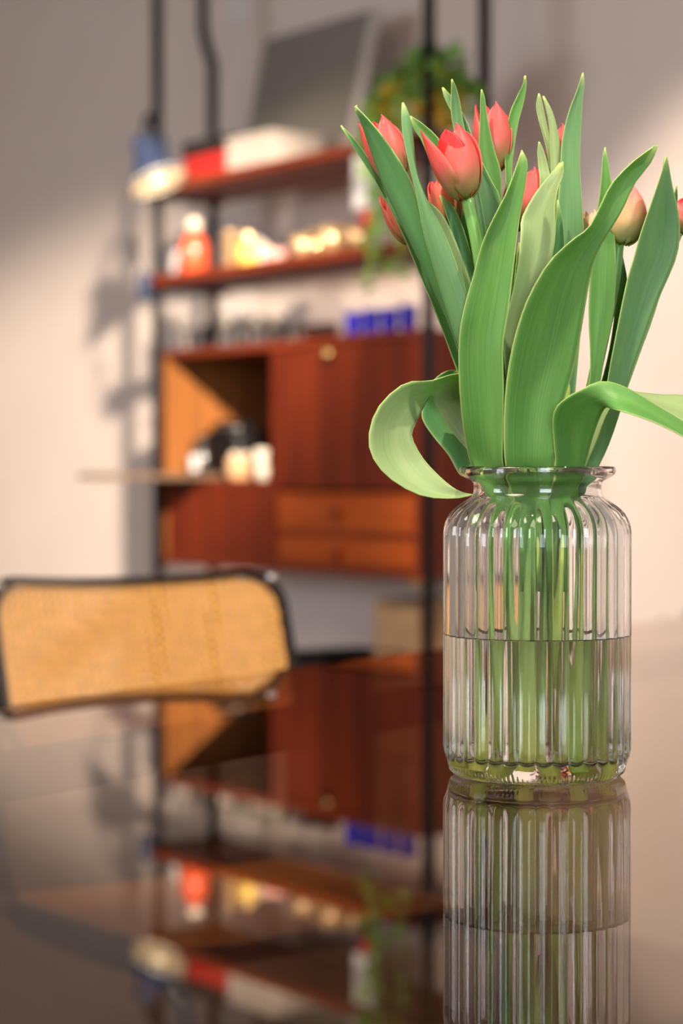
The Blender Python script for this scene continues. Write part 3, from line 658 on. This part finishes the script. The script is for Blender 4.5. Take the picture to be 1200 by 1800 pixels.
# LED strip under the lower shelf lights the wall above the cabinet
ls = uthing('light_strip', 'slim light strip fixed under the lower teak shelf', 'light', .62, .15, 1.412)
obj('strip_housing', box(-.36, .36, -.008, .008, -.008, 0), M['cream'], ls, False)
obj('diffuser', box(-.355, .355, .008, .0095, -.0075, -.0005), mat('strip_diffuser', (1, .9, .75), .4, emit=(1, .84, .66), es=48), ls, False)

# blue clamp lamp
LA = W(*((UP(276, 312, -.10)[0]), -.10, UP(276, 312, -.10)[1]))
lamp = thing('clamp_lamp', 'small blue conical clamp lamp glowing on the left pole', 'lamp', LA)
axd = Vector((.36, -.18, -.915)).normalized()
q = Vector((0, 0, -1)).rotation_difference(axd).to_matrix().to_4x4()
def rot(bm, mtx): bm.transform(mtx); return bm
RL = .073
shade = obj('lamp_shade', rot(lathe([(.0, .105), (.018, .105), (.026, .10), (.030, .07), (.036, .055), (.052, .02), (RL, -.015), (RL - .0015, -.015), (.050, .0195), (.034, .054), (.028, .068), (.0, .07)], 40), q), M['blue'], lamp)
obj('shade_lining', rot(lathe([(RL - .003, -.0145), (.049, .0185), (.033, .052), (.0, .062)], 40), q), M['cream'], lamp)
obj('diffuser', rot(lathe([(0, -.004), (RL - .006, -.006), (RL - .006, -.003), (0, -.001)], 32), q), mat('lamp_diffuser', (1, .9, .7), .4, emit=(1, .74, .38), es=1.15), lamp)
obj('bulb', rot(lathe([(0, -.010), (.012, -.008), (.021, .004), (.023, .014), (.019, .026), (.010, .045), (.0, .055)], 24), q), M['bulb'], lamp)
topv = -axd * .10
arm_end = W(0, 0, LA.z + .10) - LA
obj('arm', tube([topv, topv * .6 + arm_end * .5 + Vector((0, 0, .06)), arm_end], .006, 10, 14), M['black'], lamp)
obj('clamp', box(-.018, .018, -.018, .018, -.02, .02, .003), M['blue'], lamp, True, loc=arm_end, rz=RZ)
lo = W(-.01, -.03, UP(262, 505, 0)[1]) - LA
obj('cord', tube([topv + Vector((-.01, 0, -.01)), Vector((-.045, .02, -.08)), Vector((-.05, .03, -.2)), lo + Vector((-.03, 0, .12)), lo], .0022, 8, 40), M['darkp'], lamp)
obj('plug_box', box(-.016, .016, -.014, .014, -.035, .03, .005), M['blue'], lamp, True, loc=lo, rz=RZ)

# ------------------------------------------------------------------ things on the upper shelf
def bx_thing(name, label, cat, px0, px1, py1, t0, t1, zb, m, group=None, rz=0, parts=None):
    u0 = UP(px0, py1, t0)[0]; u1 = UP(px1, py1, t0)[0]; h = UP((px0 + px1) / 2, py1, t0)[1] - zb
    o = uthing(name, label, cat, (u0 + u1) / 2, (t0 + t1) / 2, zb, group, rz); a = (u1 - u0) / 2; b = (t1 - t0) / 2
    return o, a, b, h
o, a, b, h = bx_thing('box', 'red and black lidded box at the left end of the upper shelf', 'box', 322, 396, 243, .0, .15, ZU, None)
obj('box_body', box(-a, a, -b, b, 0, h * .6, .003), M['redp'], o, False); obj('lid', box(-a - .003, a + .003, -b - .003, b + .003, h * .6, h, .003), M['darkp'], o, False)
o, a, b, h = bx_thing('book_box', 'cream box file lying beside the red and black box', 'box', 398, 476, 236, .0, .15, ZU, None)
obj('box_body', box(-a, a, -b, b, 0, h - .008, .002), M['paper'], o, False); obj('lid', box(-a - .002, a + .002, -b - .002, b + .002, h - .008, h, .002), M['paper'], o, False)
u0 = UP(432, 200, .18)[0]; u1 = UP(614, 200, .18)[0]; hh = (UP(560, 34, .2)[1] - ZU) / .97
o = uthing('grey_board', 'large grey textured board leaning back on the upper shelf', 'board', (u0 + u1) / 2, .155, ZU, rz=0)
bb = obj('panel', box(-(u1 - u0) / 2, (u1 - u0) / 2, 0, .012, 0, hh, .002), M['concrete'], o, False); bb.rotation_euler = (-.22, .0, 0)
bb = obj('pale_edge', box((u1 - u0) / 2 + .001, (u1 - u0) / 2 + .034, 0, .012, 0, hh, .002), mat('pale_edge', (.5, .45, .4), .7), o, False); bb.rotation_euler = (-.22, .0, 0)
# plant
u_ = UP(760, 200, .03)[0]
pl = uthing('potted_plant', 'bushy green and yellow trailing plant at the right end of the upper shelf', 'plant', u_ - .07, .06, ZU)
obj('pot', lathe([(0, 0), (.045, 0), (.052, .004), (.062, .09), (.066, .092), (.066, .1), (.058, .1), (.056, .085), (0, .08)], 32), M['label'], pl)
M['pl_green'] = mat('foliage_green', (.15, .33, .05), .5); M['pl_yellow'] = mat('foliage_yellow', (.85, .52, .03), .5); M['pl_lime'] = mat('foliage_lime', (.18, .32, .05), .5)
def leaflets(pts, size):
    bm = bmesh.new()
    for p in pts:
        a = random.uniform(0, 2 * PI); el = random.uniform(-.7, .9)
        d = Vector((math.cos(a) * math.cos(el), math.sin(a) * math.cos(el), math.sin(el))); s = d.orthogonal().normalized(); n = d.cross(s)
        L = size * random.uniform(.7, 1.3); wd = L * .34; q0 = bm.verts.new(p); prev = (q0, q0, q0)
        for f, wf, cv in ((.3, .8, .03), (.6, 1, .06), (.85, .55, .02)):
            c = p + d * L * f; r = (bm.verts.new(c + s * wd * wf), bm.verts.new(c - n * L * cv), bm.verts.new(c - s * wd * wf))
            if prev[0] is q0: bm.faces.new((q0, r[0], r[1])); bm.faces.new((q0, r[1], r[2]))
            else: bm.faces.new((prev[0], r[0], r[1], prev[1])); bm.faces.new((prev[1], r[1], r[2], prev[2]))
            prev = r
        tp = bm.verts.new(p + d * L); bm.faces.new((prev[0], tp, prev[1])); bm.faces.new((prev[1], tp, prev[2]))
    return bm
def ball(c, r, n):
    out = []
    for _ in range(n):
        v = Vector((random.gauss(0, 1), random.gauss(0, 1), random.gauss(0, 1))).normalized() * (random.random() ** .4)
        out.append(Vector(c) + Vector((v.x * r[0], v.y * r[1], v.z * r[2])))
    return out
o = obj('foliage', leaflets(ball((.03, -.01, .10), (.14, .07, .085), 300), .035), M['pl_green'], pl); o['kind'] = 'stuff'
o = obj('yellow_leaves', leaflets(ball((.03, -.03, .08), (.10, .06, .07), 110), .04), M['pl_yellow'], pl); o['kind'] = 'stuff'
o = obj('lime_leaves', leaflets(ball((-.04, -.04, .08), (.07, .04, .07), 80), .035), M['pl_lime'], pl); o['kind'] = 'stuff'
for k, (du, L) in enumerate(((-.035, .33), (-.005, .22), (.07, .30))):
    pts = [(du * .5, -.05, .09), (du, -.09, .08), (du - .005, -.115, .0), (du + .008, -.115, -L * .5), (du - .01, -.112, -L)]
    v = obj('vine', tube(pts, .0015, 6, 30), M['pl_lime'], pl)
    c = cr(pts, 60); pp = [p + Vector((random.uniform(-.01, .01), random.uniform(-.01, .01), 0)) for p in c[8:]]
    o = obj('vine_leaves', leaflets(pp, .026), M['pl_lime' if k != 1 else 'pl_green'], v); o['kind'] = 'stuff'
# cards hanging below the upper shelf
u0, z1 = UP(622, 283, -.035); u1, z0 = UP(660, 362, -.035)
o = uthing('hanging_card', 'white card hanging from the front of the upper shelf', 'card', (u0 + u1) / 2, -.036, z0)
obj('card', box(-(u1 - u0) / 2, (u1 - u0) / 2, -.001, .001, 0, 1.655 - z0 - .03), M['label'], o, False); obj('string', tube([(0, -.001, 1.655 - z0 - .03), (0, .002, 1.65 - z0)], .001, 6), M['darkp'], o)
u2, z2 = UP(652, 390, -.04)
o = uthing('red_ornament', 'small red heart hanging on the vine above the lower shelf', 'ornament', u2, -.05, z2)
bm = bmesh.new(); bmesh.ops.create_uvsphere(bm, u_segments=20, v_segments=12, radius=.02)
for v in bm.verts: v.co = Vector((v.co.x, v.co.y * .5, v.co.z * 1.1 + abs(v.co.x) * .5))
obj('heart', bm, M['redp'], o); obj('thread', tube([(0, 0, .02), (0, .01, 1.631 - z2)], .0006, 5), M['darkp'], o)
# small switch box high on the wall
us, zs = UP(418, 22, .345)
o = uthing('wall_box', 'small white wall box high above the shelves', 'sensor', us, .352, zs - .03)
obj('cover', box(-.025, .025, -.012, .008, 0, .09, .004), M['label'], o, False); obj('button', box(-.008, .008, -.015, -.012, .04, .055, .001), M['cream'], o, False)

# ------------------------------------------------------------------ things on the lower shelf
def bottle(name, label, cat, px, t, zb, prof, m, capm=None, cap=None, group=None):
    u = UP(px, 450, t)[0]; o = uthing(name, label, cat, u, t, zb, group)
    obj('body', lathe(prof, 28), m, o)
    if cap: obj('cap', lathe(cap, 20), capm, o)
    return o
M['redb'] = mat('red_orange_glaze', (.80, .10, .035), .25, coat=.5)
bottle('bottle', 'red-orange bottle with a pale round stopper on the lower shelf', 'bottle', 341, .03, ZS, [(0, 0), (.030, 0), (.034, .004), (.035, .06), (.030, .082), (.016, .098), (.013, .104), (0, .104)], M['redb'], M['cream'], [(0, .104), (.012, .105), (.018, .115), (.018, .124), (.011, .134), (0, .136)])
bottle('jar', 'small white jar left of the red-orange bottle', 'jar', 312, .06, ZS, [(0, 0), (.014, 0), (.016, .003), (.016, .045), (.012, .055), (0, .055)], M['label'], M['label'], [(0, .055), (.013, .055), (.013, .066), (0, .067)])
cup = [(0, 0), (.016, 0), (.020, .003), (.024, .02), (.026, .045), (.0245, .045), (.022, .02), (.017, .006), (0, .005)]
M['gglass'] = mat('gilded_glass', (.80, .55, .28), .2, .7)
def sc(p, s, h=1): return [(r * s, z * h) for r, z in p]
tall = [(0, 0), (.014, 0), (.016, .004), (.016, .085), (.018, .09), (0, .092)]
bottle('gold_tin', 'tall narrow gold tin on the lower shelf right of the red bottle', 'tin', 405, .04, ZS, tall, M['gglass'])
M['yell'] = mat('yellow_label', (.85, .60, .12), .4)
bottle('jar', 'yellow jar with a shiny gold lid on the lower shelf', 'jar', 436, .04, ZS, [(0, 0), (.020, 0), (.024, .004), (.024, .05), (.018, .06), (0, .06)], M['yell'], M['gold'], [(0, .06), (.019, .06), (.020, .064), (.020, .080), (.014, .086), (0, .087)])
M['pinkp'] = mat('pink_glaze', (.75, .38, .34), .35)
bottle('bowl', 'small pink bowl between the yellow jar and the gold cups', 'bowl', 482, .05, ZS, sc(cup, 1.15, .75), M['pinkp'])
bottle('jar', 'small silver-lidded clear jar just right of the yellow jar', 'jar', 458, .10, ZS, [(0, 0), (.018, 0), (.020, .004), (.020, .055), (.016, .062), (0, .062)], M['cream'], M['chrome'], [(0, .062), (.017, .062), (.017, .078), (0, .08)])
for k, px in enumerate((533, 583, 630)):
    bottle('gold_cup', ('left', 'middle', 'right')[k] + ' one of three shiny gold cups on the lower shelf', 'cup', px, .03, ZS, sc(cup, 1.15, 1.15 + .25 * (k == 1)), M['gglass'], group='gold cups on the lower shelf')
for k, px in enumerate((556, 608)):
    bottle('gold_cup', ('left', 'right')[k] + ' one of two gold cups in the row behind', 'cup', px, .12, ZS, sc(cup, 1.0, 1.7), M['gglass'], group='gold cups on the lower shelf')
# ------------------------------------------------------------------ on the cabinet
glassprof = [(0, 0), (.018, 0), (.020, .003), (.024, .06), (.0225, .06), (.0185, .006), (0, .005)]
wine = [(0, 0), (.022, 0), (.022, .002), (.004, .005), (.0035, .04), (.012, .05), (.021, .068), (.022, .085), (.019, .10), (.018, .10), (.0205, .085), (.0195, .069), (.010, .053), (0, .05)]
words = ['first', 'second', 'third', 'fourth', 'fifth', 'sixth', 'seventh', 'eighth']
for k, (px, t, pr, s) in enumerate(((318, .05, wine, .8), (345, .12, glassprof, .95), (370, .05, glassprof, .9), (398, .10, wine, .85), (425, .05, glassprof, 1.0), (452, .12, wine, .8), (482, .05, glassprof, 1.0), (512, .12, glassprof, .9))):
    bottle('stem_glass' if pr is wine else 'drinking_glass', 'clear ' + ('stem glass' if pr is wine else 'tumbler') + ', %s glass from the left on the cabinet top' % words[k], 'glass', px, t, ZT, sc(pr, s, s), M['clear'], group='clear glasses on the cabinet')
for k, px in enumerate((548, 578)):
    bottle('amber_glass', ('left', 'right')[k] + ' amber glass tumbler between clear and blue glasses', 'glass', px, .06, ZT, sc(glassprof, 1.0, .55), M['amber'], group='amber glasses on the cabinet')
for k, px in enumerate((622, 653, 685, 718)):
    o = bottle('blue_mug', words[k] + ' cobalt blue glass mug from the left on the cabinet', 'mug', px, .03 + .02 * (k % 2), ZT, sc(glassprof, .82, .82 + .08 * (k % 2)), M['cobalt'], group='blue mugs on the cabinet')
    obj('handle', tube([(-.016, 0, .032), (-.027, 0, .030), (-.029, 0, .020), (-.024, 0, .010), (-.014, 0, .009)], .0022, 8, 16), M['cobalt'], o)
# ------------------------------------------------------------------ in the open bay
u_ = UP(378, 780, .08)[0]
o = uthing('coffee_machine', 'black rounded machine in the open bay of the cabinet', 'appliance', u_, .14, ZF)
obj('machine_body', box(-.085, .075, -.05, .07, 0, .12, .02), M['black'], o); obj('top_dome', lathe([(0, .115), (.06, .115), (.062, .125), (.05, .14), (0, .146)], 28), M['lacquer'], o)
obj('spout', tube([(-.03, -.05, .10), (-.03, -.075, .10), (-.03, -.08, .085)], .01, 12), M['lacquer'], o)
u_ = UP(353, 790, .03)[0]
o = uthing('black_jar', 'black jar with a white label in front of the machine', 'jar', u_, .035, ZF)
obj('jar_body', lathe([(0, 0), (.028, 0), (.030, .003), (.030, .07), (.024, .078), (0, .078)], 28), M['lacquer'], o)
obj('lid', lathe([(0, .078), (.026, .078), (.026, .09), (0, .092)], 28), M['lacquer'], o)
bm = bmesh.new(); pv = None
for k in range(9):
    a = PI * 1.2 + PI * .5 * k / 8; c = (.0304 * math.cos(a), .0304 * math.sin(a)); x = (bm.verts.new((*c, .022)), bm.verts.new((*c, .06)))
    if pv: bm.faces.new((pv[0], x[0], x[1], pv[1]))
    pv = x
obj('paper_label', bm, M['label'], o)
u_ = UP(415, 810, .03)[0]
M['wick'] = mat('wicker', (.62, .36, .18), .7, noise=.3, scale=90, bump=.5)
o = uthing('basket', 'small woven tan basket in the open bay of the cabinet', 'basket', u_, .04, ZF)
obj('basket_body', lathe([(0, 0), (.026, 0), (.030, .01), (.032, .035), (.029, .052), (.026, .052), (.028, .035), (0, .01)], 28), M['wick'], o)
for k in range(7):
    a = k * .9; obj('sachet', box(-.008, .008, -.002, .002, .012, .064, .001), M['cream' if k % 2 else 'paper'], o, False, loc=(.013 * math.cos(a), .013 * math.sin(a), 0), rz=a)
for k, (px, z) in enumerate(((462, 0), (460, .036))):
    u_ = UP(px, 820, .05)[0]; o = uthing('cup', ('lower', 'upper')[k] + ' of two small pale stacked cups beside the basket', 'cup', u_, .05, ZF + z)
    obj('cup_body', lathe(sc(cup, .62, .78), 24), M['cream'], o)
    obj('handle', tube([(.014, 0, .028), (.022, 0, .026), (.021, 0, .014), (.013, 0, .011)], .0018, 8, 12), M['cream'], o)
# ------------------------------------------------------------------ low things behind the table
M['tan'] = mat('tan_board', (.36, .22, .11), .7, noise=.25, scale=10)
u0, z1 = UP(656, 1052, .08); u1, _ = UP(735, 1052, .08)
o = uthing('wooden_crate', 'tan wooden crate standing on the floor under the cabinet', 'crate', (u0 + u1) / 2, .2, 0)
cwid = (u1 - u0) / 2
for k in range(6): obj('board', box(-cwid, cwid, -.12, -.108, z1 * k / 6 + .004, z1 * (k + 1) / 6 - .004, .002), M['tan'], o, False)
for x in (-1, 1):
    obj('side_board', box(x * cwid - (.012 if x > 0 else 0), x * cwid + (.012 if x < 0 else 0), -.108, .12, 0, z1), M['tan'], o, False)
u0, z1 = UP(506, 1142, .05); u1, _ = UP(562, 1142, .05)
o = uthing('black_bin', 'black bin whose flat top shows just past the table edge', 'bin', (u0 + u1) / 2, .155, 0)
obj('bin_body', box(-(u1 - u0) / 2, (u1 - u0) / 2, -.1, .1, 0, z1 - .03, .008), M['darkp'], o); obj('lid', box(-(u1 - u0) / 2 - .003, (u1 - u0) / 2 + .003, -.103, .103, z1 - .03, z1, .006), M['black'], o)
u0, z0 = UP(1150, 1094, .33)
o = uthing('wall_cable', 'grey cable running along the wall low at the right', 'cable', u0, .347, z0)
obj('cable', tube([(0, 0, 0), (.06, 0, .002), (.09, 0, .03), (.13, 0, .035), (.30, 0, .02), (.8, 0, .0)], .007, 8, 30), M['concrete'], o)
